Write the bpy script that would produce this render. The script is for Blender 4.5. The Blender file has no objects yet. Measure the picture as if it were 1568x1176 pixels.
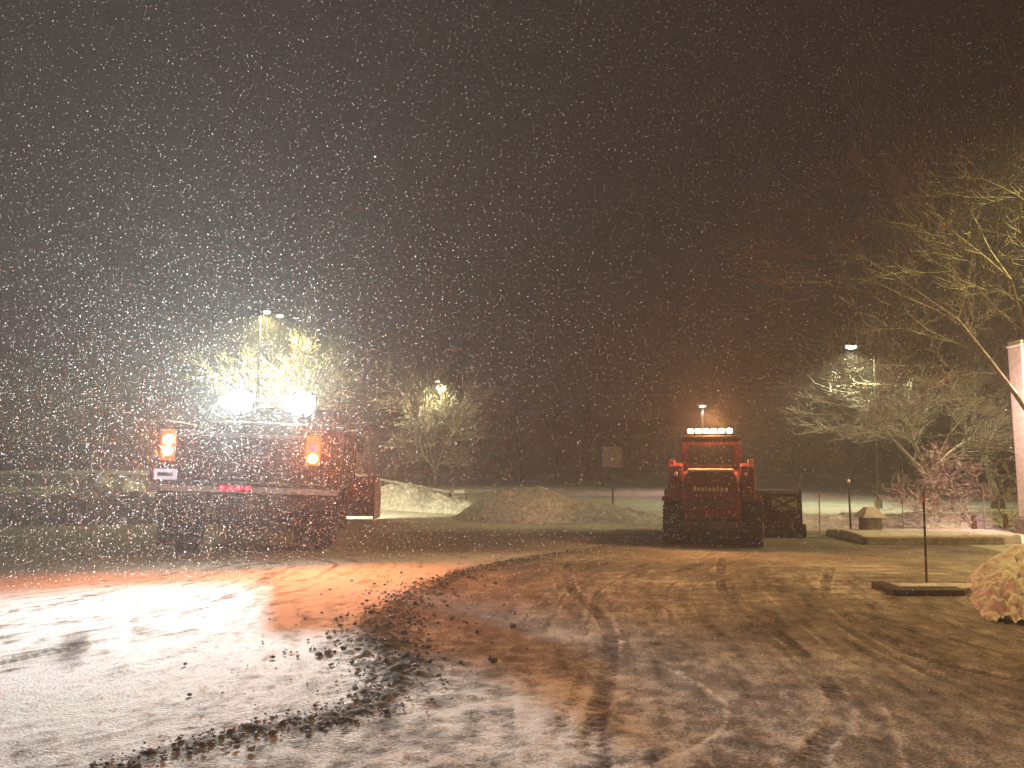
import bpy, math, random, time
import numpy as np
from mathutils import Vector, Matrix
R=random.Random(7); rng=np.random.default_rng(5)
sc=bpy.context.scene
sc.view_settings.view_transform='Standard'; sc.view_settings.look='None'; sc.view_settings.exposure=0
COL=sc.collection

# ---------------- materials
def mat(name,c,rough=.6,metal=0,emit=None,es=0,noise=0,nscale=20,c2=None,bump=0):
    m=bpy.data.materials.new(name); m.use_nodes=True; nt=m.node_tree; b=nt.nodes['Principled BSDF']
    b.inputs['Base Color'].default_value=(*c,1); b.inputs['Roughness'].default_value=rough; b.inputs['Metallic'].default_value=metal
    if emit: b.inputs['Emission Color'].default_value=(*emit,1); b.inputs['Emission Strength'].default_value=es
    if c2 or bump:
        tc=nt.nodes.new('ShaderNodeTexCoord'); n=nt.nodes.new('ShaderNodeTexNoise'); n.inputs['Scale'].default_value=nscale; n.inputs['Detail'].default_value=4
        nt.links.new(tc.outputs['Object'],n.inputs['Vector'])
        if c2:
            r=nt.nodes.new('ShaderNodeValToRGB'); r.color_ramp.elements[0].color=(*c,1); r.color_ramp.elements[1].color=(*c2,1)
            r.color_ramp.elements[0].position=.4; r.color_ramp.elements[1].position=.62
            nt.links.new(n.outputs['Fac'],r.inputs['Fac']); nt.links.new(r.outputs['Color'],b.inputs['Base Color'])
        if bump:
            bp=nt.nodes.new('ShaderNodeBump'); bp.inputs['Strength'].default_value=bump; bp.inputs['Distance'].default_value=.03
            nt.links.new(n.outputs['Fac'],bp.inputs['Height']); nt.links.new(bp.outputs['Normal'],b.inputs['Normal'])
    return m
M={}
M['snow']=mat('snow',(.78,.79,.8),.9,c2=(.6,.6,.6),nscale=6,bump=.6)
M['dirtysnow']=mat('dirty_snow',(.76,.78,.80),.9,c2=(.5,.5,.49),nscale=11,bump=.8)
M['clump']=mat('slush_clump',(.08,.078,.075),.8,c2=(.3,.3,.3),nscale=14,bump=.5)
M['black']=mat('black_plastic',(.02,.02,.02),.5,c2=(.05,.05,.05),nscale=8)
M['rubber']=mat('rubber',(.015,.015,.015),.9,c2=(.04,.04,.04),nscale=12,bump=.4)
M['paint']=mat('truck_paint',(.045,.045,.05),.4,c2=(.08,.08,.08),nscale=7)
M['red']=mat('red_paint',(.14,.018,.012),.5,c2=(.065,.012,.009),nscale=5)
M['orangepaint']=mat('plow_paint',(.45,.13,.04),.5,c2=(.25,.1,.05),nscale=6)
M['steel']=mat('galvanised_steel',(.5,.5,.51),.4,.6,c2=(.3,.3,.3),nscale=15)
M['glass']=mat('dark_glass',(.015,.017,.02),.08)
M['white']=mat('white_paint',(.75,.75,.75),.5,c2=(.6,.6,.6),nscale=10)
M['concrete']=mat('concrete',(.3,.29,.27),.85,c2=(.2,.19,.18),nscale=10,bump=.4)
M['hill']=mat('dark_woods',(.012,.011,.010),1,c2=(.02,.018,.016),nscale=.4)  # near-black tone for the added horizon backdrop
M['lampw']=mat('work_lamp_lens',(.8,.8,.8),.2,emit=(1,1,.80),es=40)
M['lampa']=mat('amber_lens',(.8,.3,.05),.2,emit=(1,.5,.14),es=14)
M['ahalo']=mat('amber_reflector',(.8,.15,.03),.3,emit=(1,.10,.02),es=1.0)  # weak emission paints the orange glow around signal lamps; beacon shares it
M['lampr']=mat('red_lens',(.7,.02,.03),.2,emit=(1,.03,.08),es=4)
M['bar']=mat('beacon_lens',(.9,.4,.1),.2,emit=(1,.5,.22),es=30)
M['street']=mat('street_lens',(.9,.9,.8),.2,emit=(1,.95,.7),es=30)

def bark(name,base,snowc,th):
    m=bpy.data.materials.new(name); m.use_nodes=True; nt=m.node_tree; b=nt.nodes['Principled BSDF']; b.inputs['Roughness'].default_value=.85
    g=nt.nodes.new('ShaderNodeNewGeometry'); s=nt.nodes.new('ShaderNodeSeparateXYZ'); nt.links.new(g.outputs['Normal'],s.inputs[0])
    n=nt.nodes.new('ShaderNodeTexNoise'); n.inputs['Scale'].default_value=5
    tc=nt.nodes.new('ShaderNodeTexCoord'); nt.links.new(tc.outputs['Object'],n.inputs['Vector'])
    a=nt.nodes.new('ShaderNodeMath'); a.operation='ADD'; nt.links.new(s.outputs['Z'],a.inputs[0]); nt.links.new(n.outputs['Fac'],a.inputs[1])
    r=nt.nodes.new('ShaderNodeValToRGB'); r.color_ramp.elements[0].position=th; r.color_ramp.elements[1].position=min(1,th+.25)
    r.color_ramp.elements[0].color=(*base,1); r.color_ramp.elements[1].color=(*snowc,1)
    nt.links.new(a.outputs[0],r.inputs['Fac']); nt.links.new(r.outputs['Color'],b.inputs['Base Color']); return m
M['bark']=bark('snowy_bark',(.10,.08,.055),(.5,.48,.42),.8)
M['barks']=bark('snow_covered_bark',(.2,.18,.14),(.75,.73,.68),.5)  # snow cover plus paler tones that paint these trees as lit
M['bark2']=bark('dark_bark',(.04,.035,.03),(.09,.08,.07),.95)
M['berry']=bark('shrub_twigs',(.13,.07,.06),(.7,.65,.63),.6)

# ---------------- mesh helpers
def obj(name,verts,faces,m,parent=None,smooth=False,loc=(0,0,0)):
    me=bpy.data.meshes.new(name); me.from_pydata([tuple(v) for v in verts],[],faces); me.update()
    if smooth: me.polygons.foreach_set('use_smooth',[True]*len(me.polygons))
    if m: me.materials.append(m)
    o=bpy.data.objects.new(name,me); COL.objects.link(o); o.location=loc
    if parent: o.parent=parent
    return o
def empty(name,loc=(0,0,0),rz=0,parent=None):
    e=bpy.data.objects.new(name,None); COL.objects.link(e); e.location=loc; e.rotation_euler=(0,0,rz); e.empty_display_size=.3
    if parent: e.parent=parent
    return e
def box(name,x0,x1,y0,y1,z0,z1,m,parent=None,bev=.015,rot=None,taper=None):
    cx,cy,cz=(x0+x1)/2,(y0+y1)/2,(z0+z1)/2; hx,hy,hz=(x1-x0)/2,(y1-y0)/2,(z1-z0)/2
    tx,ty=taper or (1,1)
    v=[(-hx,-hy,-hz),(hx,-hy,-hz),(hx,hy,-hz),(-hx,hy,-hz),(-hx*tx,-hy*ty,hz),(hx*tx,-hy*ty,hz),(hx*tx,hy*ty,hz),(-hx*tx,hy*ty,hz)]
    f=[(0,3,2,1),(4,5,6,7),(0,1,5,4),(1,2,6,5),(2,3,7,6),(3,0,4,7)]
    o=obj(name,v,f,m,parent,loc=(cx,cy,cz))
    if rot: o.rotation_euler=rot
    if bev:
        b=o.modifiers.new('b','BEVEL'); b.width=bev; b.segments=2; b.limit_method='NONE'
    return o
def prism(name,prof,x0,x1,m,parent=None,bev=.015):
    n=len(prof); v=[(x0,a,b) for a,b in prof]+[(x1,a,b) for a,b in prof]
    f=[tuple(range(n)),tuple(range(2*n-1,n-1,-1))]+[(i,i+n,(i+1)%n+n,(i+1)%n) for i in range(n)]
    o=obj(name,v,f,m,parent)
    import bmesh
    bm=bmesh.new(); bm.from_mesh(o.data); bmesh.ops.recalc_face_normals(bm,faces=bm.faces); bm.to_mesh(o.data); bm.free()
    if bev:
        b=o.modifiers.new('b','BEVEL'); b.width=bev; b.segments=2
    return o
def tubes(name,segs,m,parent=None,sides=None):
    V=[];F=[]
    for p0,p1,r0,r1 in segs:
        p0=Vector(p0);p1=Vector(p1); d=(p1-p0)
        if d.length<1e-6: continue
        d.normalize(); a=d.orthogonal().normalized(); b=d.cross(a)
        n=sides or (7 if r0>.05 else (4 if r0>.015 else 3)); k=len(V)
        for p,r in((p0,r0),(p1,r1)):
            for i in range(n):
                t=2*math.pi*i/n; V.append(p+a*(math.cos(t)*r)+b*(math.sin(t)*r))
        for i in range(n): j=(i+1)%n; F.append((k+i,k+j,k+n+j,k+n+i))
        if n>7:
            F.append(tuple(k+i for i in range(n-1,-1,-1))); F.append(tuple(k+n+i for i in range(n)))
    o=obj(name,V,F,m,parent)
    if not sides: o.data.polygons.foreach_set('use_smooth',[True]*len(o.data.polygons))
    return o
def cyl(name,p0,p1,r,m,parent=None,r1=None,n=24):
    return tubes(name,[(p0,p1,r,r if r1 is None else r1)],m,parent,n)

# ---------------- noise
_g={}
def vnoise(x,y,s,seed):
    if seed not in _g: _g[seed]=np.random.default_rng(seed).random((257,257))
    g=_g[seed]; X=x*s;Y=y*s
    xi=np.floor(X).astype(int);yi=np.floor(Y).astype(int);fx=X-xi;fy=Y-yi
    fx=fx*fx*(3-2*fx);fy=fy*fy*(3-2*fy); a=xi%256;b=yi%256
    return (g[a,b]*(1-fx)+g[a+1,b]*fx)*(1-fy)+(g[a,b+1]*(1-fx)+g[a+1,b+1]*fx)*fy
def fbm(x,y,s,seed,o=4):
    t=0;A=0
    for i in range(o): t=t+vnoise(x+13.7*i,y-7.1*i,s*2**i,seed+i)*.5**i; A+=.5**i
    return t/A
def spline(pts,n=7):
    P=[np.array(p,float) for p in pts]; P=[2*P[0]-P[1]]+P+[2*P[-1]-P[-2]]; out=[]
    for i in range(1,len(P)-2):
        for k in range(n):
            t=k/n; a,b,c,d=P[i-1],P[i],P[i+1],P[i+2]
            out.append(.5*((2*b)+(-a+c)*t+(2*a-5*b+4*c-d)*t*t+(-a+3*b-3*c+d)*t**3))
    out.append(P[-2]); return np.array(out)
def dist_poly(X,Y,pl):
    best=np.full(X.shape,1e9);s=np.zeros(X.shape);acc=0;side=np.zeros(X.shape)
    for a,b in zip(pl[:-1],pl[1:]):
        d=b-a;L=np.hypot(*d)
        if L<1e-6: continue
        t=np.clip(((X-a[0])*d[0]+(Y-a[1])*d[1])/L**2,0,1)
        q=np.hypot(X-a[0]-t*d[0],Y-a[1]-t*d[1]); k=q<best
        best=np.where(k,q,best); s=np.where(k,acc+t*L,s)
        side=np.where(k,np.sign((X-a[0])*d[1]-(Y-a[1])*d[0]),side); acc+=L
    return best,s,side

# ---------------- ground
def axis(pts):
    o=[]
    for a,b,s in pts: o+=list(np.arange(a,b,s))
    return np.array(o)
xs=axis([(-400,-60,30),(-60,-16,2),(-16,-7,.15),(-7,7.5,.028),(7.5,16,.15),(16,60,2),(60,401,30)])
ys=axis([(-60,0,6),(0,2.4,.2),(2.4,6,.02),(6,9,.035),(9,14,.07),(14,26,.2),(26,80,2),(80,600,40)])
X,Y=np.meshgrid(xs,ys)
windrow=spline([(-3.2,2.2),(-1.93,3.47),(-1.3,4.09),(-.86,4.37),(-.80,5.2),(-1.12,6.4),(-1.0,8.2),(-.22,10.3),(1.9,12.8),(3,15)])
dw,sw,side=dist_poly(X,Y,windrow)
near=(np.abs(X)<7.5)&(Y>2)&(Y<15)
Z=.012*(fbm(X,Y,.5,3)-.5)*near
mid=np.exp(-((sw-4.8)/1.6)**2)
wid=.045+.20*mid+.05*fbm(X,Y,1.5,8)+.12*(sw>7)
lump=fbm(X,Y,16,21,3)
ridge=np.exp(-(dw/wid)**2)*near
Z=Z+ridge*(.006+(.018+.045*mid)*np.clip(lump-.42,0,1)*2.2)
tp=dist_poly(np.array([-4.]),np.array([6.]),windrow)[2][0]
leftm=1/(1+np.exp(-(side*tp)*dw/.06))
patch=fbm(X,Y,1.1,40,5); fine=fbm(X,Y,9,50,4)
snow_l=1.0-.40*np.clip(fine-.50,0,1)*2-.15*np.clip(patch-.45,0,1)
snow_r=.45+.45*(patch-.5)+.30*(fine-.5)
snow=snow_l*leftm+snow_r*(1-leftm)
fg=np.exp(-((X+.3)/1.7)**2)*np.exp(-((Y-3.6)/1.9)**2)*(1-leftm)
rip=fbm(X*.6+Y*.1,Y*1.0,38,71,3)
snow=snow+fg*(.40*np.clip(fine*2-.6,0,1)+.20+.6*(rip-.5))
Z=Z+fg*.010*(rip-.5)+.005*(fbm(X,Y,22,78,2)-.5)*near
snow=snow-ridge*(.7*np.clip(lump*2.2-.6,0,1))
fl=np.exp(-((dw)/.5)**2)*np.clip(fbm(X,Y,30,15,2)-.62,0,1)*6*near
snow=snow-fl*.5
def arcfield(pts,w,a,k,seed,base=0):
    global snow,Z
    arc=spline(pts); da,sa,sd=dist_poly(X,Y,arc)
    st=vnoise(da*sd+50,sa*.15,14,seed)*.55+vnoise(da*sd+50,sa*.4,33,seed+1)*.45
    m=np.exp(-(da/w)**2)*k
    snow=snow-m*a*np.clip(st-.48,0,1)*2; Z=Z+m*.012*(st-.5)*near
arcfield([(-7,4.2),(-5,5.9),(-3.9,7.4),(-3.3,8.6),(-3.2,10)],1.9,.75,leftm,91)
arcfield([(-3.2,2.6),(-2.2,3.6),(-1.6,4.6),(-1.7,6.0),(-2.2,7.5)],.9,.45,leftm,95)
arcfield([(.3,2.2),(.7,4.5),(.9,7),(1.4,9.5),(3.2,12.4)],1.6,.4,(1-leftm),97)
arcfield([(2.4,2.2),(2.6,4.5),(2.9,7),(3.4,9.5)],1.8,.35,(1-leftm),197)
arcfield([(6.5,3.6),(4.6,5.0),(3.9,6.5),(4.4,8.5)],1.2,.35,(1-leftm),297)
sm=np.exp(-((X+3.3)/.45)**2-((Y-6.1)/.9)**2)*leftm; snow=snow-sm*.8*np.clip(fbm(X+.5*Y,Y*.3,5,61,4)*2-.6,0,1)
FX,FY=X,Y
def track(pts,w,depth,dark,tread=True,gap=0,light=0,lw=.014):
    global Z,snow
    pl=spline(pts,5); lo=pl.min(0)-.3; hi=pl.max(0)+.3
    i0,i1=np.searchsorted(ys,[lo[1],hi[1]]); j0,j1=np.searchsorted(xs,[lo[0],hi[0]])
    sl=(slice(i0,i1),slice(j0,j1)); x=FX[sl];y=FY[sl]; nr=near[sl]
    d,s,sd=dist_poly(x,y,pl); dd=d; k=np.clip((w-dd)/(.02),0,1)*nr
    tr=.5+.5*np.sign(np.sin(s*2*math.pi/.075+sd*dd*30)) if tread else 1
    br=np.clip(.3+2.4*(fbm(x,y,2.3,33,3)-.35),0,1.3)
    Z[sl]-=k*depth*(.4+.6*tr); Z[sl]+=depth*.6*np.exp(-((dd-w-.015)/.015)**2)*nr*br
    snow[sl]+=-k*dark*(.35+.75*tr)*br+light*np.exp(-((dd-w)/lw)**2)*nr*br
track([(.40,3.6),(.44,4.15),(.69,5.41),(.81,6.8),(.65,8.6),(.93,11),(2,13)],.075,.009,.32,light=.15)
track([(.2,3.8),(.5,5.4),(.58,6.8),(.42,8.6),(.6,11)],.05,.005,.18,light=.1)
track([(1.2,2.6),(1.42,3.67),(1.81,4.26),(2.03,5.07),(2.17,6.26),(2.27,8.2),(3.05,11)],.07,.007,.28,light=.18)
track([(.3,2.9),(.43,3.39),(.89,3.8),(1.16,4.2),(1.22,4.63),(1.04,5.24)],.0,.0,.0,False,light=.4,lw=.011)
track([(1.6,2.4),(1.75,3.4),(2.05,4.2),(2.3,5.2),(2.45,6.4),(2.7,8.2)],.0,.0,.0,False,light=.25)
track([(6.5,3.2),(4.6,4.2),(3.28,4.9),(2.9,5.9),(3.3,8),(4.2,10)],.07,.006,.22,light=.15)
track([(3.4,2.8),(3.0,3.9),(2.75,5.2),(2.9,7.0),(3.6,9.5)],.06,.005,.18,light=.12)
track([(-6.5,3.6),(-4.4,4.6),(-3.4,5.6),(-3.0,7),(-2.9,9.5)],.09,.009,.3,light=.05)
track([(-6.5,5.0),(-5.2,6.2),(-4.5,7.4),(-4.2,9.5)],.09,.009,.3,light=.05)
track([(-2.9,2.4),(-2.8,4.2),(-2.4,6.0),(-2.6,8)],.07,.006,.2,light=.05)
for q in range(9):
    o=q*.33+R.uniform(-.1,.1)
    track([(-.6+o,6.5),(-.2+o,8.5),(.9+o,10.3),(3.2+o,12.4)],.02+.02*R.random(),.002,.12,False,light=.12)
for q in range(10):
    o=q*.28
    track([(1.2,7.2+o*.9),(3.5,7.6+o),(6.2,7.4+o)],.03,.002,.12,False,light=.22,lw=.05)
far=(Y>15)|(np.abs(X)>7.5)
snow=np.where(far,.8+.3*(patch-.5),snow)
dk=1/(1+np.exp(-(Y-11.5)/.3))*1/(1+np.exp((Y-15.2)/.25))*1/(1+np.exp(-(X+2.5)/.5))*1/(1+np.exp((X-5)/.6))
snow=snow*(1-dk)+dk*(.30+.25*(patch-.5))
snow=np.clip(snow,.0,1); Z=np.where(near,Z,0.0)
nx,ny=len(xs),len(ys)
idx=np.arange(nx*ny).reshape(ny,nx)
faces=np.stack([idx[:-1,:-1],idx[:-1,1:],idx[1:,1:],idx[1:,:-1]],-1).reshape(-1,4)
me=bpy.data.meshes.new('ground'); me.vertices.add(nx*ny); me.vertices.foreach_set('co',np.stack([X,Y,Z],-1).astype(np.float32).ravel())
me.loops.add(faces.size); me.loops.foreach_set('vertex_index',faces.astype(np.int32).ravel())
me.polygons.add(len(faces)); me.polygons.foreach_set('loop_start',np.arange(0,faces.size,4,dtype=np.int32)); me.polygons.foreach_set('loop_total',np.full(len(faces),4,dtype=np.int32))
me.update(calc_edges=True)
at=me.attributes.new('snow','FLOAT','POINT'); at.data.foreach_set('value',snow.astype(np.float32).ravel())
gm=bpy.data.materials.new('snowy_ground'); gm.use_nodes=True; nt=gm.node_tree; b=nt.nodes['Principled BSDF']
A=nt.nodes.new('ShaderNodeAttribute'); A.attribute_name='snow'
tc=nt.nodes.new('ShaderNodeTexCoord')
n1=nt.nodes.new('ShaderNodeTexNoise'); n1.inputs['Scale'].default_value=60; n1.inputs['Detail'].default_value=4
n2=nt.nodes.new('ShaderNodeTexNoise'); n2.inputs['Scale'].default_value=5; n2.inputs['Detail'].default_value=4; n2.inputs['Distortion'].default_value=.6
for n in(n1,n2): nt.links.new(tc.outputs['Object'],n.inputs['Vector'])
def math_(op,a,bv):
    q=nt.nodes.new('ShaderNodeMath'); q.operation=op
    for i,v in enumerate((a,bv)):
        if isinstance(v,(int,float)): q.inputs[i].default_value=v
        else: nt.links.new(v,q.inputs[i])
    return q.outputs[0]
s1=math_('MULTIPLY',math_('SUBTRACT',n1.outputs['Fac'],.5),.9); s2=math_('MULTIPLY',math_('SUBTRACT',n2.outputs['Fac'],.5),.22)
tot=math_('ADD',math_('ADD',A.outputs['Fac'],s1),s2)
r=nt.nodes.new('ShaderNodeValToRGB'); e=r.color_ramp.elements; e[0].position=.02;e[0].color=(.05,.048,.045,1); e[1].position=.9;e[1].color=(.8,.81,.82,1)
k=e.new(.45); k.color=(.25,.24,.23,1)
nt.links.new(tot,r.inputs['Fac']); nt.links.new(r.outputs['Color'],b.inputs['Base Color']); b.inputs['Roughness'].default_value=.95; b.inputs['Specular IOR Level'].default_value=.15
bp=nt.nodes.new('ShaderNodeBump'); bp.inputs['Strength'].default_value=.7; bp.inputs['Distance'].default_value=.010
nt.links.new(n1.outputs['Fac'],bp.inputs['Height']); nt.links.new(bp.outputs['Normal'],b.inputs['Normal'])
me.materials.append(gm); go=bpy.data.objects.new('ground',me); COL.objects.link(go)

# ---------------- slush clumps
ico=[Vector(v).normalized() for v in [(-1,1.618,0),(1,1.618,0),(-1,-1.618,0),(1,-1.618,0),(0,-1,1.618),(0,1,1.618),(0,-1,-1.618),(0,1,-1.618),(1.618,0,-1),(1.618,0,1),(-1.618,0,-1),(-1.618,0,1)]]
icf=[(0,11,5),(0,5,1),(0,1,7),(0,7,10),(0,10,11),(1,5,9),(5,11,4),(11,10,2),(10,7,6),(7,1,8),(3,9,4),(3,4,2),(3,2,6),(3,6,8),(3,8,9),(4,9,5),(2,4,11),(6,2,10),(8,6,7),(9,8,1)]
V=[];F=[]
wl=len(windrow)
for i in range(4600):
    if R.random()<.85:
        j=R.randrange(wl-1); a,bb=windrow[j],windrow[j+1]; u=R.random(); p=a+(bb-a)*u
        md=math.exp(-((p[1]-6.5)/2.2)**2)
        sp=.04+.17*md; p=p+np.array([R.gauss(0,sp),R.gauss(0,sp)])
    else:
        p=np.array([R.gauss(-.9,.5),R.uniform(4.2,9.5)])
    s=min(.022,.0045*math.exp(R.gauss(0,.6)))*(1.0 if p[1]<5 else 1.6)
    k=len(V); q=Matrix.Rotation(R.random()*6,3,'Z')
    for v in ico: w=q@Vector((v.x*1.2,v.y,v.z*.7)); V.append(Vector((p[0],p[1],s*.4+.006))+w*s*R.uniform(.7,1.25))
    F+=[tuple(k+a for a in f) for f in icf]
obj('snow_clumps',V,F,M['clump'])

# ---------------- snow banks
def bank(name,pts,m,seed,lump=.12,scale=1.6,res=.12,amp=1.1):
    P=spline(pts,8); F=[];nc=30; L=[0]
    for a,b2 in zip(P[:-1],P[1:]): L.append(L[-1]+math.hypot(*(b2[:2]-a[:2])))
    L=np.array(L); n=int(L[-1]/res)+2; t=np.linspace(0,L[-1],n)
    Q=np.stack([np.interp(t,L,P[:,i]) for i in range(4)],1)
    d=np.gradient(Q[:,:2],axis=0); d/=np.linalg.norm(d,axis=1)[:,None]+1e-9; nn=np.stack([-d[:,1],d[:,0]],1)
    u=np.linspace(-1,1,nc+1)[None,:]
    x=Q[:,0:1]+nn[:,0:1]*u*Q[:,3:4]; y=Q[:,1:2]+nn[:,1:2]*u*Q[:,3:4]
    prof=np.clip(1-np.abs(u)**2.0,0,1)**.8
    nz=fbm(x,y,scale,seed,4)-.5; nz2=fbm(x,y,scale*5,seed+9,3)-.5
    z=Q[:,2:3]*prof*(1+nz*amp)+prof**.5*(lump*nz2)*1.4-.01
    out=np.stack([x,y,z],-1).reshape(-1,3)
    for i in range(n-1):
        for j in range(nc): k=i*(nc+1)+j; F.append((k,k+1,k+nc+2,k+nc+1))
    return obj(name,out.tolist(),F,m,smooth=True)
bank('snow_bank',[(-26,17.5,.75,1.6),(-16,17.6,.8,1.6),(-12,17.6,.75,1.5),(-8.5,18.4,.7,1.3),(-7,19,.1,.8)],M['dirtysnow'],100,.28)
bank('snow_bank',[(-6.5,24.5,.1,.8),(-5.2,24,.6,1.2),(-3.2,22.5,.55,1.1),(-1.2,20.5,.28,.8),(-.2,19.6,.15,.6)],M['dirtysnow'],130,.15)
bank('snow_pile',[(-1.4,18.5,.03,.6),(-.9,18.4,.36,1.0),(-.4,18.3,.64,1.3),(.3,18.2,.72,1.5),(.9,18.1,.66,1.4),(1.4,18.0,.46,1.2),(2.1,17.8,.40,1.1),(2.8,17.4,.24,.8),(3.5,17,.05,.4)],M['dirtysnow'],164,.13,res=.07,amp=.3)
bank('snow_bank',[(4.3,6.6,.02,.2),(4.75,7.1,.16,.4),(5.4,7.9,.28,.6),(6.6,9.1,.40,.85),(9,10.4,.5,1.0),(12,11.6,.5,1.0)],M['dirtysnow'],191,.18,4.0,.03,amp=.6)
bank('snow_bank',[(5.2,16.8,.05,.4),(6.5,16.6,.2,.8),(9,16.6,.25,.9),(14,17,.25,1)],M['dirtysnow'],220,.12)
V=[];F=[];q=random.Random(9); n=90
for i in range(n+1):
    x=-170+i*340/n; y=90-abs(x)*.05; h=8.5+q.uniform(-.7,.7)+1.5*math.sin(i*.23)
    V+=[(x,y-10,-.1),(x,y-3,h*.7),(x,y+4,h),(x,y+22,h*.8)]
for i in range(n):
    for j in range(3): k=i*4+j; F.append((k,k+4,k+5,k+1))
obj('wooded_hill',V,F,M['hill'])  # added ridge, keeps the horizon darker than the sky

isl=empty('kerb_island')
prism('kerb',[(12.6,-.02),(12.6,.12),(12.75,.12),(12.75,-.02)],5.9,8.2,M['concrete'],isl)
prism('island_snow',[(12.76,-.02),(12.76,.15),(13.5,.17),(14.2,.12),(14.3,-.02)],5.9,8.6,M['snow'],isl,.03)
isl=empty('kerb_island'); prism('kerb',[(7.9,-.02),(7.9,.07),(8.05,.08),(8.05,-.02)],3.95,4.7,M['black'],isl); prism('kerb_return',[(8.055,-.02),(8.055,.075),(8.45,.07),(8.45,-.02)],3.98,4.12,M['black'],isl); prism('snow_top',[(8.056,-.02),(8.056,.06),(8.3,.07),(8.6,.0),(8.6,-.02)],4.125,5.0,M['dirtysnow'],isl,.02)

# ---------------- trees
def tree(name,base,H,spread,seed,m,r0=.12,trunk=.28,depth=5,lean=(0,0),density=1.0,rmin=.006):
    q=random.Random(seed); segs=[]
    def grow(p,d,L,r,k):
        n=3 if k>0 else 4; step=L/n
        for i in range(n):
            d=(d+Vector((q.gauss(0,.10),q.gauss(0,.10),q.gauss(0,.07)+.03))).normalized()
            r2=max(rmin*.7,r*(.9 if k==0 else .8)); p2=p+d*step; segs.append((p,p2,r,r2)); p=p2;r=r2
            if 0<k<depth and i<n-1 :
                for _ in range(1 if q.random()<.85*density else 0): child(p,d,L*q.uniform(.45,.7),r*.6,k+1)
        if k<depth:
            for _ in range(4 if k==0 else (2 if q.random()<.7 else 3)): child(p,d,L*q.uniform(.62,.85) if k else H*.36*q.uniform(.85,1.15),r*.72,k+1)
    def child(p,d,L,r,k):
        if L<.10: return
        ang=q.uniform(.35,.85)*spread; ax=d.orthogonal().normalized(); ax.rotate(Matrix.Rotation(q.random()*6.283,3,d) .to_quaternion())
        nd=d.copy(); nd.rotate(Matrix.Rotation(ang,3,ax).to_quaternion())
        if nd.z<-.1: nd.z*=.3
        grow(p,nd.normalized(),L,max(r,rmin),k)
    grow(Vector((0,0,-.05)),Vector((lean[0],lean[1],1)).normalized(),H*trunk,r0,0)
    segs.append((Vector((0,0,-.1)),Vector((0,0,.3)),r0*1.5,r0))
    e=empty(name,base); tubes('trunk_and_branches',segs,m,e); return e
tree('bare_tree',(-8.3,30,0),5.8,.85,11,M['barks'],.16,.25,6,rmin=.016)
tree('bare_tree',(-3.3,31.5,0),4.0,.95,23,M['barks'],.13,.22,6,rmin=.015)
tree('bare_tree',(-17.9,25,0),4.6,1.0,31,M['bark'],.14,.25,5,rmin=.012)
tree('bare_tree',(9.3,13,0),7.2,1.05,47,M['bark'],.11,.26,6,rmin=.006)
tree('bare_tree',(11.2,20,0),4.2,1.1,53,M['barks'],.13,.24,6,rmin=.008)
tree('bare_tree',(14.2,22,0),7.0,1.0,59,M['bark'],.15,.24,6,rmin=.008)
tree('shrub',(9.3,15.2,0),1.5,1.2,61,M['berry'],.04,.12,6,rmin=.006)
tree('shrub',(10.2,15.6,0),1.5,1.2,62,M['berry'],.04,.12,6,rmin=.006)
segs=[];q=random.Random(5)
for i in range(110):
    x=q.uniform(-75,75); y=q.uniform(45,75); H=q.uniform(3.5,6.5)*(1.1 if abs(x)>25 else .8)
    p=Vector((x,y,0)); r=.13
    for k in range(7):
        p2=p+Vector((q.gauss(0,.15),q.gauss(0,.15),H/7)); segs.append((p,p2,r,r*.82)) 
        if k>0:
            for c in range(7):
                a=q.random()*6.28; L=H*.3*q.uniform(.5,1)*(1-k/9); d=Vector((math.cos(a)*L,math.sin(a)*L,L*q.uniform(.5,1.4)))
                segs.append((p2,p2+d,r*.45,.02))
                for g in range(4):
                    s=p2+d*q.uniform(.3,1); segs.append((s,s+d*.5+Vector((q.gauss(0,.35),q.gauss(0,.35),q.uniform(0,.4))),.022,.012))
        p=p2;r*=.82
tubes('distant_trees',segs,M['bark2'],None,3)

# ---------------- street lamps
def lamp_post(name,base,H,arms,power,col,lean=0,r=.05,lightang=150,pm='steel',hs=1):
    e=empty(name,base)
    tubes('pole',[((0,0,0),(lean*.5,0,H/2),r*1.3,r*1.1),((lean*.5,0,H/2),(lean,0,H),r*1.1,r*.8)],M[pm],e,10)
    cyl('footing',(0,0,0),(0,0,.25),r*3,M['concrete'],e)
    for i,(ax,az) in enumerate(arms):
        tubes('arm_%d'%i,[((lean,0,H-.05),(lean+ax,0,H+az),r*.5,r*.5)],M[pm],e,8)
        x=lean+ax
        box('head_%d'%i,x-.22*hs,x+.22*hs,-.13*hs,.13*hs,H+az,H+az+.09,M['black'],e,.02,taper=(.85,.7))
        obj('lens_%d'%i,[(x+v.x*.15*hs,v.y*.1*hs,H+az-.01+min(0,v.z)*.08*hs) for v in ico],icf,M['street'],e)
        if power:
            l=bpy.data.lights.new(name+'_light','SPOT'); l.energy=power; l.color=col; l.spot_size=math.radians(lightang); l.spot_blend=.5; l.shadow_soft_size=.08
            o=bpy.data.objects.new('lamp_%d'%i,l); COL.objects.link(o); o.parent=e; o.location=(x,0,H+az-.16)
            power=0 if len(arms)>1 else power
    return e
warm=(1,.84,.30)
lamp_post('street_lamp',(-9.6,28,0),7.0,[(.25,.05),(.75,-.1)],2500,warm,r=.05,pm='black',lightang=165)
lamp_post('street_lamp',(-3.7,31.9,0),4.8,[(.5,.0)],650,(1,.86,.42),r=.05,pm='black',lightang=165,hs=.7)
lamp_post('street_lamp',(10.7,22,0),4.6,[(-.68,.2)],1100,(1,.93,.50),lean=.1,r=.035,hs=1.3,pm='black')
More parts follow.
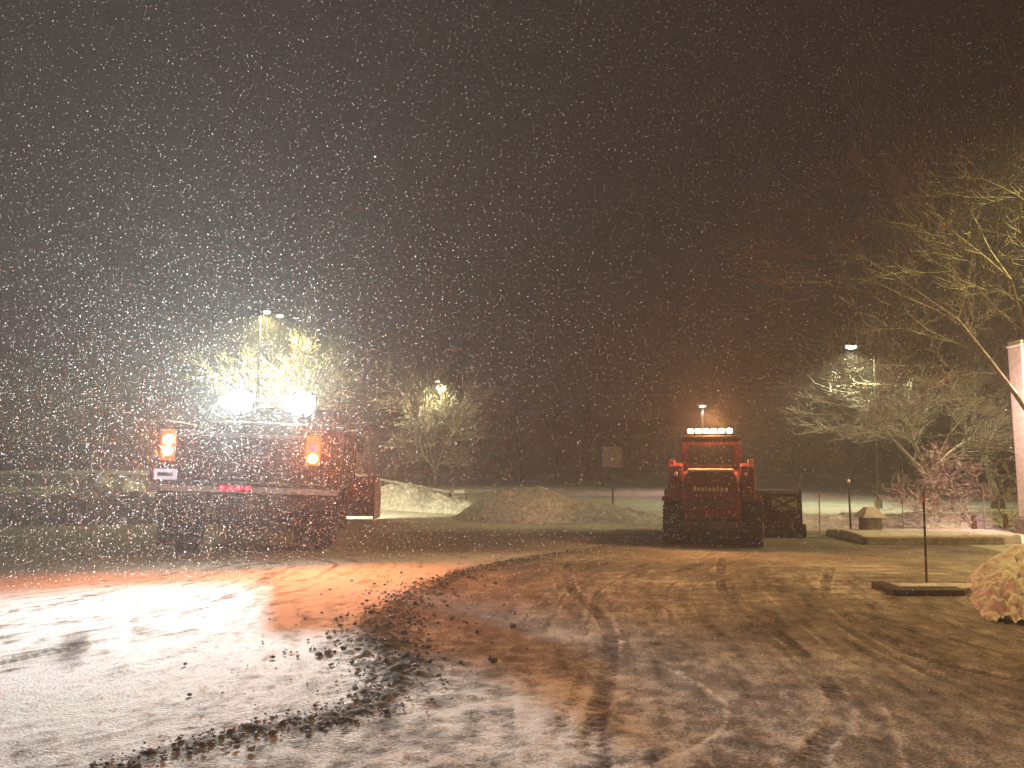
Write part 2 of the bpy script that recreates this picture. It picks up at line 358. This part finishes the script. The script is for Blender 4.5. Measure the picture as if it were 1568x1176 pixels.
lamp_post('street_lamp',(8.2,32,0),3.75,[(0,0)],1100,(1,.62,.48),r=.06)
lamp_post('street_lamp',(11.5,10.5,0),7.5,[(-1.0,.1)],2100,(1,.80,.24),r=.07)
lamp_post('street_lamp',(9.5,-1.0,0),8,[(-1.0,.1)],1900,(1,.30,.07),r=.07)  # unseen lamp behind the view, added to tint the right foreground brown

# ---------------- pale column at right edge
bd=empty('white_column',(10.0,14.2,0))
box('shaft',-.2,.2,0,.4,.3,3.6,M['white'],bd,.02); box('plinth',-.26,.26,-.06,.46,0,.297,M['concrete'],bd,.02); box('cap',-.22,.22,-.02,.42,3.603,3.66,M['white'],bd,.02); box('cap_snow',-.20,.20,0,.40,3.663,3.72,M['snow'],bd,.03)
box('wall_lamp',-.08,.08,-.12,-.005,2.5,2.65,M['street'],bd,.01)
l=bpy.data.lights.new('wall_light','POINT'); l.energy=380; l.color=(1,.56,.46); l.shadow_soft_size=.08
o=bpy.data.objects.new('wall_light',l); COL.objects.link(o); o.parent=bd; o.location=(-.5,-1.0,2.3)

# ---------------- low wall, railing, block, sign, markers
w=empty('low_wall'); box('wall',-30,-9,20,20.3,0,1.02,M['concrete'],w,.02); box('snow_cap',-30.05,-8.95,19.95,20.35,1.023,1.12,M['dirtysnow'],w,.04)
fz=empty('railing')
a=Vector((-6.2,27,0)); bb=Vector((-1.9,23,0)); segs=[]
for i in range(8):
    p=a.lerp(bb,i/7); segs.append((p,p+Vector((0,0,.95-.55*i/7)),.035,.035))
tubes('posts',segs,M['black'],fz,8)
tubes('rails',[(a+Vector((0,0,h)),bb+Vector((0,0,h-.55)),.03,.03) for h in(.95,.7)],M['steel'],fz,8)
tubes('snow_on_rail',[(a+Vector((0,0,.985)),bb+Vector((0,0,.435)),.035,.035)],M['dirtysnow'],fz,6)
cb=empty('concrete_block',(-1.55,22.5,0)); box('block',-.18,.18,-.3,.3,0,.42,M['concrete'],cb,.03); box('snow_cap',-.17,.17,-.28,.28,.423,.52,M['snow'],cb,.04)
sg=empty('traffic_sign',(2.95,22,0),.05); cyl('post',(0,.03,0),(0,.03,1.82),.025,M['black'],sg); box('panel',-.3,.3,-.01,.01,1.2,1.8,M['paint'],sg,.005); box('legend',-.27,.27,-.016,-.012,1.23,1.77,mat('sign_face',(.10,.095,.085),.6,c2=(.15,.14,.13),nscale=6),sg,0)
bx=empty('utility_box',(6.45,13.6,0)); box('cabinet',-.15,.15,-.15,.15,0,.38,M['concrete'],bx,.02)
obj('snow_cap',[(-.22,-.22,.385),(.22,-.22,.385),(.22,.22,.385),(-.22,.22,.385),(-.07,-.07,.56),(.07,-.07,.56),(.07,.07,.56),(-.07,.07,.56)],[(0,3,2,1),(4,5,6,7),(0,1,5,4),(1,2,6,5),(2,3,7,6),(3,0,4,7)],M['snow'],bx)
for x,y,h,t in [(6.95,14.3,.75,0),(7.55,14.6,.7,0),(9.0,14.4,.85,0),(4.6,8.45,1.05,.0),(5.9,14.5,.8,0)]:
    e=empty('snow_stake',(x,y,0)); cyl('stake',(0,0,0),(.02+t,0,h),.012,M['steel'] if y>10 else M['black'],e,n=8); cyl('reflector',(.02,-.0,h-.12),(.02,0,h-.04),.016,M['orangepaint'],e,n=8)
gl=empty('globe_lamp',(6.9,15.4,0)); cyl('post',(0,0,0),(0,0,.93),.02,M['black'],gl,n=10)
V=[Vector(v)*.05+Vector((0,0,.98)) for v in ico]; g=obj('globe',V,icf,M['white'],gl,True); g.modifiers.new('s','SUBSURF').levels=2

# ---------------- wheels
def wheel(parent,name,x,y,r,w,rim):
    e=empty(name,(x,y,r),parent=parent); n=72; prof=[(-w/2,r*.6),(-w/2,r*.9),(-w/2+.04,r),(w/2-.04,r),(w/2,r*.9),(w/2,r*.6)]
    V=[];F=[]
    for i in range(n):
        t=2*math.pi*i/n
        for k,(a,rr) in enumerate(prof):
            q=rr*(1.0 if i%2 else (.98 if k in(2,3) else 1)); V.append((a,math.cos(t)*q,math.sin(t)*q))
    m=len(prof)
    for i in range(n):
        for k in range(m-1): F.append((i*m+k,i*m+k+1,((i+1)%n)*m+k+1,((i+1)%n)*m+k))
    obj('tyre',V,F,M['rubber'],e); cyl('rim',(-w/2+.05,0,0),(w/2-.05,0,0),r*.6,rim,e); cyl('hub',(-w/2,0,0),(w/2,0,0),r*.18,M['black'],e)

# ---------------- plow truck
yaw=math.radians(8.5)
tr=empty('plow_truck',(-3.92,11.0,0),yaw)
for s in(-1,1):
    wheel(tr,'rear_wheel',s*1.02,1.05,.46,.30,M['steel']); wheel(tr,'front_wheel',s*1.0,4.7,.46,.28,M['steel'])
    box('mudflap',s*.98-.32,s*.98+.32,.42,.44,.14,.9,M['rubber'],tr,.004)
    box('wheel_arch',s*1.0-.28,s*1.0+.28,.46,1.65,.93,.975,M['black'],tr,.02)
    box('frame_rail',s*.42-.05,s*.42+.05,.15,6.2,.55,.8,M['black'],tr)
cyl('axle',(-1,1.05,.48),(1,1.05,.48),.08,M['black'],tr); cyl('differential',(0,.85,.48),(0,1.25,.48),.2,M['black'],tr); cyl('front_axle',(-1,4.7,.48),(1,4.7,.48),.06,M['black'],tr)
bdy=empty('body',(0,0,0),parent=tr); bdy.rotation_euler=(0,math.radians(2.2),0)
P=M['paint']
box('bed_floor',-1.28,1.28,.0,3.1,.98,1.06,P,bdy)
for s in(-1,1):
    box('bed_side',s*1.27-.05,s*1.27+.05,.1,3.1,1.06,1.86,P,bdy)
    for k in range(5): box('side_rib_%d'%k,s*1.35-.03,s*1.35+.03,.3+k*.65,.38+k*.65,1.08,1.8,P,bdy,.008)
    box('bed_top_rail',s*1.27-.08,s*1.27+.08,.1,3.15,1.862,1.93,P,bdy)
    box('corner_post',s*1.2-.15,s*1.2+.15,-.06,.09,1.0,1.9,P,bdy)
    box('rail_snow',s*1.27-.06,s*1.27+.06,.12,3.1,1.932,1.955,M['snow'],bdy,.01)
box('front_wall',-1.2,1.2,3.0,3.1,1.06,2.15,P,bdy)
box('tailgate',-1.04,1.04,-.02,.05,1.09,1.76,P,bdy)
for z in(1.12,1.44,1.73): box('tailgate_rib',-1.03,1.03,-.06,-.022,z,z+.06,M['steel'] if z>1.7 else P,bdy,.01)
box('handle',-.16,.16,-.075,-.03,1.62,1.70,M['black'],bdy,.01)
box('bumper',-1.32,1.32,-.18,-.06,.93,1.02,M['steel'],bdy,.02)
box('hitch_plate',-.3,.3,-.12,-.02,.52,.78,M['black'],bdy,.02); box('hitch',-.05,.05,-.28,-.12,.55,.65,M['black'],bdy,.01)
box('under_bar',-1.25,1.25,-.05,.05,.70,.92,M['black'],bdy,.02)
box('licence_plate',-1.24,-.93,-.20,-.185,1.09,1.24,mat('plate_white',(.8,.8,.85),.4,emit=(.7,.75,1),es=.5),bdy,.004); box('plate_text',-1.19,-.98,-.206,-.202,1.14,1.19,M['paint'],bdy,0)  # emission puts light into the white of the plate
for i in range(4): cyl('marker_lamp_%d'%i,(-.3+i*.115,-.185,1.0),(-.3+i*.115,-.21,1.0),.027,M['lampr'],bdy)
box('marker_bar',-.36,.11,-.183,-.181,.945,1.045,mat('red_strip',(.4,.02,.05),.4,emit=(1,.02,.1),es=.15),bdy,0)
for s,cx in((-1,-1.09),(1,.93)):
    box('lamp_housing',cx-.13,cx+.13,-.16,-.062,1.3,1.84,M['black'],bdy,.02)
    box('lamp_reflector',cx-.105,cx+.105,-.168,-.162,1.36,1.80,M['ahalo'],bdy,.04)  # glowing panel standing in for the halo around the lamps
    zs=(1.50,1.66) if s<0 else (1.46,1.62)
    for i,z in enumerate(zs):
        top=(s>0 and i==1)
        cyl('signal_lamp_%d'%i,(cx,-.169,z),(cx,-.20,z),.07 if not top else .055,M['lampr'] if top else M['lampa'],bdy)
    l=bpy.data.lights.new('amber','SPOT'); l.energy=1150 if s>0 else 520; l.color=(1,.20,.035); l.spot_size=math.radians(160); l.spot_blend=.9; l.shadow_soft_size=.05
    o=bpy.data.objects.new('amber_light',l); COL.objects.link(o); o.parent=bdy; o.location=(cx,-.26,1.58); o.rotation_euler=(math.radians(-101),0,math.radians(12 if s>0 else 0))
tubes('light_frame',[((-.75,.05,1.8),(-.5,.05,2.28),.03,.03),((.75,.05,1.8),(.45,.05,2.28),.03,.03),((-.55,.05,2.30),(.5,.05,2.30),.03,.03),((-.8,.0,1.95),(.8,.0,1.95),.02,.02)],M['steel'],bdy,8)
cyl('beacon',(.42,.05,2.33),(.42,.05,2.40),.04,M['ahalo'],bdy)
LX=(-.18,.72)
for i,cx in enumerate(LX):
    z=2.25; box('work_lamp_housing_%d'%i,cx-.19,cx+.19,-.02,.1,z-.17,z+.19,M['black'],bdy,.05)
    cyl('work_lamp_lens_%d'%i,(cx,-.025,z+.01),(cx,-.05,z+.01),.18,M['lampw'],bdy)
C=M['paint']
prism('cab',[(3.25,.75),(3.25,2.15),(3.4,2.4),(4.5,2.4),(5.05,1.65),(6.1,1.5),(6.25,1.35),(6.25,.75)],-.98,.98,C,bdy,.05)
box('rear_window',-.7,.7,3.235,3.245,1.75,2.15,M['glass'],bdy,0)
prism('side_window',[(3.5,1.65),(3.5,2.2),(4.45,2.2),(4.85,1.65)],.985,.99,M['glass'],bdy,0)
prism('side_window_far',[(3.5,1.65),(3.5,2.2),(4.45,2.2),(4.85,1.65)],-.99,-.985,M['glass'],bdy,0)
for s in(-1,1):
    box('mirror',s*1.3-.1,s*1.3+.1,4.7,4.76,1.6,1.95,M['black'],bdy); tubes('mirror_arm',[((s*.98,4.7,1.7),(s*1.25,4.73,1.75),.015,.015)],M['black'],bdy,6)
    box('fender',s*1.0-.17,s*1.0+.17,4.15,5.25,.98,1.06,C,tr,.03)
    cyl('headlamp',(s*.75,6.24,1.2),(s*.75,6.29,1.2),.1,M['white'],bdy)
l=bpy.data.lights.new('head','SPOT'); l.energy=900; l.color=(1,.88,.50); l.spot_size=math.radians(170); l.spot_blend=.4; l.shadow_soft_size=.1  # added wide fill ahead of the cab, brightens banks and trees
o=bpy.data.objects.new('headlight',l); COL.objects.link(o); o.parent=bdy; o.location=(0,6.6,1.55); o.rotation_euler=(math.radians(86),0,0)
pl=empty('snow_plow',(0,6.9,0),parent=tr); pl.rotation_euler=(0,0,math.radians(-10))
n=10; prof=[]
for i in range(n+1):
    t=math.pi*(.62*i/n)-.35; prof.append((.45*math.cos(t)-.25,.08+.95*i/n))
prof2=prof+[(a-.03,b_) for a,b_ in reversed(prof)]
prism('blade',prof2,-1.75,1.75,M['orangepaint'],pl,0)
for s in(-1,1): prism('blade_end',[(-.35,.05),(.3,.05),(.35,.6),(.1,1.08),(-.35,1.0)],s*1.755-.02,s*1.755+.02,M['orangepaint'],pl,.005)
tubes('push_arms',[((-.4,-1.0,.6),(-.6,-.15,.4),.05,.05),((.4,-1.0,.6),(.6,-.15,.4),.05,.05),((-.9,-.2,.5),(.9,-.2,.5),.05,.05)],M['black'],pl,8)
for i,cx in enumerate(LX):
    l=bpy.data.lights.new('work','SPOT'); l.energy=2350; l.color=(.80,1,1.0); l.spot_size=math.radians(114); l.spot_blend=1; l.shadow_soft_size=.003
    o=bpy.data.objects.new('work_light_%d'%i,l); COL.objects.link(o); o.parent=bdy; o.location=(cx,-.07,2.2)
    tgt=Vector((-.8,-9.0,3.4))-Vector((cx,0,2.2)); o.rotation_euler=tgt.to_track_quat('-Z','Y').to_euler()
l=bpy.data.lights.new('spill','POINT'); l.energy=125; l.color=(1,1,.78); l.shadow_soft_size=.1  # added bare point, spreads the work lamps' glow into the haze
o=bpy.data.objects.new('spill_light',l); COL.objects.link(o); o.parent=bdy; o.location=(.25,.2,2.6)
bpy.context.view_layer.update()
gpts=[(-11,7.9),(-5.9,8.7),(-2.95,9.5),(-2.0,6.3),(-1.0,6.2),(-.8,5.5),(.7,5.35),(.9,3.2)]
for i,cx in enumerate(LX):
    L=bdy.matrix_world@Vector((cx,-.07,2.2)); mw=bdy.matrix_world.inverted(); top=[]
    yp=L.y-.10
    for gx,gy in gpts:
        t=.10/(L.y-gy); top.append(Vector((L.x+(gx-L.x)*t,yp,L.z*(1-t))))
    bot=[Vector((p.x,p.y,min(p.z-.01,L.z-.16))) for p in top]
    V=[mw@p for p in top+bot]; k=len(top); F=[(j,j+1,k+j+1,k+j) for j in range(k-1)]
    o=obj('lamp_shield_%d'%i,V,F,M['black'],bdy); sfy=o.modifiers.new('s','SOLIDIFY'); sfy.thickness=.003  # added plate, cut to shape the white beam's edge on the ground

# ---------------- skid steer
sk=empty('skid_steer_loader',(3.25,12.3,0),math.radians(-18)); Rr=M['red']
for s in(-1,1):
    prof=[] 
    for cx,cz,r,a0,a1 in((.25,.26,.25,180,270),(1.35,.26,.25,270,360),(1.25,.55,.14,0,90),(.30,.55,.17,90,180)):
        for k in range(5):
            t=math.radians(a0+(a1-a0)*k/4); prof.append((cx+r*math.cos(t),cz+r*math.sin(t)))
    prism('track',prof,s*.62-.17,s*.62+.17,M['rubber'],sk,.01)
    for k in range(9): box('track_lug_%d'%k,s*.62-.165,s*.62+.165,-.03,.0,.14+k*.062,.165+k*.062,M['rubber'],sk,.004)
    for yy in(.35,.65,.95,1.25): cyl('roller',(s*.80,yy,.22),(s*.815,yy,.22),.11,M['steel'],sk)
    prism('fender',[(.0,.73),(.05,.80),(1.5,.80),(1.55,.73)],s*.62-.18,s*.62+.18,Rr,sk)
    prism('rear_tower',[(.02,.75),(.10,1.32),(.35,1.36),(.62,.8)],s*.58-.12,s*.58+.12,Rr,sk,.03)
    prism('lift_arm',[(.12,1.27),(.2,1.42),(1.2,1.22),(1.75,.75),(1.85,.30),(1.7,.30),(1.6,.70),(1.1,1.08)],s*.64-.06,s*.64+.06,Rr,sk,.02)
    cyl('lift_cylinder',(s*.66,.3,.85),(s*.66,1.2,1.10),.04,M['steel'],sk)
    cyl('tail_lamp',(s*.56,.02,1.18),(s*.56,.06,1.18),.03,M['white'],sk)
box('chassis',-.44,.44,.05,1.5,.22,.85,M['black'],sk,.04)
prism('engine_cover',[(-.06,.42),(-.10,.55),(-.06,1.05),(.06,1.2),(.55,1.24),(.55,.42)],-.46,.46,Rr,sk,.05)
for k in range(5): box('grille_slot_%d'%k,-.30,.30,-.096,-.082,.58+k*.045,.60+k*.045,M['black'],sk,.003)
lm=mat('lettering',(.45,.38,.34),.5); xx=-.27
for k,wd_ in enumerate((.05,.04,.05,.02,.05,.05,.04,.05,.05)):
    box('letter_%d'%k,xx,xx+wd_,-.088,-.076,.90,.96 if k%3 else .98,lm,sk,.004); xx+=wd_+.018
box('rear_bumper',-.5,.5,-.16,-.05,.28,.42,M['black'],sk,.03)
box('snow_on_cover',-.36,.36,-.0,.30,1.225,1.26,M['dirtysnow'],sk,.015)
prism('cab_frame',[(.5,.9),(.42,1.72),(.5,1.78),(1.35,1.78),(1.42,1.70),(1.5,.9)],-.50,.50,Rr,sk,.03)
box('rear_glass',-.36,.36,.40,.43,1.33,1.66,M['glass'],sk,.005,rot=(math.radians(5),0,0))
for s in(-1,1): prism('side_glass',[(.6,1.05),(.56,1.66),(1.32,1.66),(1.4,1.05)],s*.507-.004,s*.507+.004,M['glass'],sk,0)
box('roof',-.54,.54,.38,1.42,1.782,1.83,M['black'],sk,.02)
box('beacon_base',-.40,.40,.38,.5,1.833,1.86,M['black'],sk,.008)
for k in range(6): box('beacon_lens_%d'%k,-.38+k*.128,-.285+k*.128,.36,.51,1.863,1.935,M['bar'],sk,.02)
l=bpy.data.lights.new('b','POINT'); l.energy=380; l.color=(1,.38,.12); l.shadow_soft_size=.12
o=bpy.data.objects.new('beacon_light',l); COL.objects.link(o); o.parent=sk; o.location=(0,.35,2.08)
pu=empty('snow_bucket',(.18,2.15,0),parent=sk)
prism('bucket_shell',[(-.28,.06),(.5,.04),(.5,.07),(-.2,.10),(-.25,.65),(-.05,.80),(-.05,.84),(-.3,.80)],-1.12,1.28,M['black'],pu,.005)
for s,xx in((-1,-1.13),(1,1.29)):
    prism('side_plate',[(-.3,.05),(.5,.05),(.55,.35),(.2,.86),(-.3,.84)],xx-.015,xx+.015,M['black'],pu,.003)
    cyl('shoe',(xx+.03,-.05,.12),(xx+.08,-.05,.12),.12,M['rubber'],pu)
box('mount_plate',-.5,.5,-.42,-.3,.2,.7,M['black'],pu)
prism('reflective_panel',[(-.325,.50),(-.31,.50),(-.31,.74),(-.325,.74)],.78,1.22,M['steel'],pu,.003)
tubes('braces',[((.80,-.34,.72),(1.20,-.34,.52),.02,.02),((1.20,-.34,.72),(.80,-.34,.52),.02,.02)],M['black'],pu,6)

# ---------------- falling snow
N=280000; P=np.zeros((N,3)); a=int(N*.66)
P[:a,1]=4.2+26*rng.random(a)**1.0; P[:a,0]=rng.uniform(-.75,.75,a)*P[:a,1]; P[:a,2]=rng.uniform(0.02,1,a)*(2+P[:a,1]*.62)
P[a:,0]=rng.normal(-4.6,2.8,N-a); P[a:,1]=rng.uniform(6.5,13.5,N-a); P[a:,2]=np.abs(rng.normal(1.3,1.6,N-a))+.05
S=np.exp(rng.normal(math.log(.0034),.35,N)); S[:a]*=1.15
S[:a]=np.minimum(S[:a],.00072*P[:a,1])
d1=rng.normal(size=(N,3)); d1/=np.linalg.norm(d1,axis=1)[:,None]; d2=np.cross(d1,rng.normal(size=(N,3))); d2/=np.linalg.norm(d2,axis=1)[:,None]
s=S[:,None]; vv=np.stack([P+d1*s,P+d2*s,P-d1*s,P-d2*s],1).reshape(-1,3)
me=bpy.data.meshes.new('falling_snow'); me.vertices.add(4*N); me.vertices.foreach_set('co',vv.astype(np.float32).ravel())
me.loops.add(4*N); me.loops.foreach_set('vertex_index',np.arange(4*N,dtype=np.int32)); me.polygons.add(N)
me.polygons.foreach_set('loop_start',np.arange(0,4*N,4,dtype=np.int32)); me.polygons.foreach_set('loop_total',np.full(N,4,dtype=np.int32)); me.update(calc_edges=True)
fm=bpy.data.materials.new('flake'); fm.use_nodes=True; nt=fm.node_tree; nt.nodes.clear(); out=nt.nodes.new('ShaderNodeOutputMaterial'); df=nt.nodes.new('ShaderNodeBsdfDiffuse'); tl=nt.nodes.new('ShaderNodeBsdfTranslucent'); mx=nt.nodes.new('ShaderNodeMixShader')
df.inputs[0].default_value=(.9,.9,.9,1); tl.inputs[0].default_value=(.9,.9,.9,1); nt.links.new(df.outputs[0],mx.inputs[1]); nt.links.new(tl.outputs[0],mx.inputs[2]); nt.links.new(mx.outputs[0],out.inputs[0])
me.materials.append(fm); COL.objects.link(bpy.data.objects.new('falling_snow',me))

# ---------------- snow haze
hm=bpy.data.materials.new('haze'); hm.use_nodes=True; nt=hm.node_tree; nt.nodes.clear(); out=nt.nodes.new('ShaderNodeOutputMaterial'); vs=nt.nodes.new('ShaderNodeVolumeScatter')
vs.inputs['Color'].default_value=(1,1,1,1); vs.inputs['Density'].default_value=.007; vs.inputs['Anisotropy'].default_value=.2; nt.links.new(vs.outputs[0],out.inputs['Volume'])
box('snow_haze',-45,45,-6,76,-1,26,hm,None,0)

# ---------------- world
wd=bpy.data.worlds.new('World'); sc.world=wd; wd.use_nodes=True; nt=wd.node_tree; bg=nt.nodes['Background']
sky=nt.nodes.new('ShaderNodeTexSky'); sky.sky_type='NISHITA'; sky.sun_disc=False; sky.sun_elevation=math.radians(-6); sky.sun_rotation=math.radians(120)
bg.inputs['Strength'].default_value=.01; nt.links.new(sky.outputs[0],bg.inputs[0])
b2=nt.nodes.new('ShaderNodeBackground'); b2.inputs[1].default_value=.023
tc=nt.nodes.new('ShaderNodeTexCoord'); sp=nt.nodes.new('ShaderNodeSeparateXYZ'); nt.links.new(tc.outputs['Generated'],sp.inputs[0])
nz=nt.nodes.new('ShaderNodeTexNoise'); nz.inputs['Scale'].default_value=2.2; nz.inputs['Detail'].default_value=2; nt.links.new(tc.outputs['Generated'],nz.inputs['Vector'])
m1=nt.nodes.new('ShaderNodeMath'); m1.operation='MULTIPLY_ADD'; nt.links.new(sp.outputs['X'],m1.inputs[0]); m1.inputs[1].default_value=-.8; m1.inputs[2].default_value=.25
m2=nt.nodes.new('ShaderNodeMath'); m2.operation='ADD'; nt.links.new(m1.outputs[0],m2.inputs[0]); nt.links.new(nz.outputs['Fac'],m2.inputs[1])
cr=nt.nodes.new('ShaderNodeValToRGB'); cr.color_ramp.elements[0].position=.2; cr.color_ramp.elements[0].color=(.38,.31,.20,1); cr.color_ramp.elements[1].position=1.0; cr.color_ramp.elements[1].color=(1.05,.74,.55,1)
nt.links.new(m2.outputs[0],cr.inputs['Fac']); nt.links.new(cr.outputs['Color'],b2.inputs[0])
ad=nt.nodes.new('ShaderNodeAddShader'); nt.links.new(bg.outputs[0],ad.inputs[0]); nt.links.new(b2.outputs[0],ad.inputs[1]); nt.links.new(ad.outputs[0],nt.nodes['World Output'].inputs[0])

cd=bpy.data.cameras.new('camera'); cd.sensor_width=36; cd.lens=36*1141/1568; cd.clip_end=1500; cd.clip_start=.05
co=bpy.data.objects.new('camera',cd); COL.objects.link(co); co.location=(0,0,1.4); co.rotation_euler=(math.radians(90+5.85),0,0); sc.camera=co
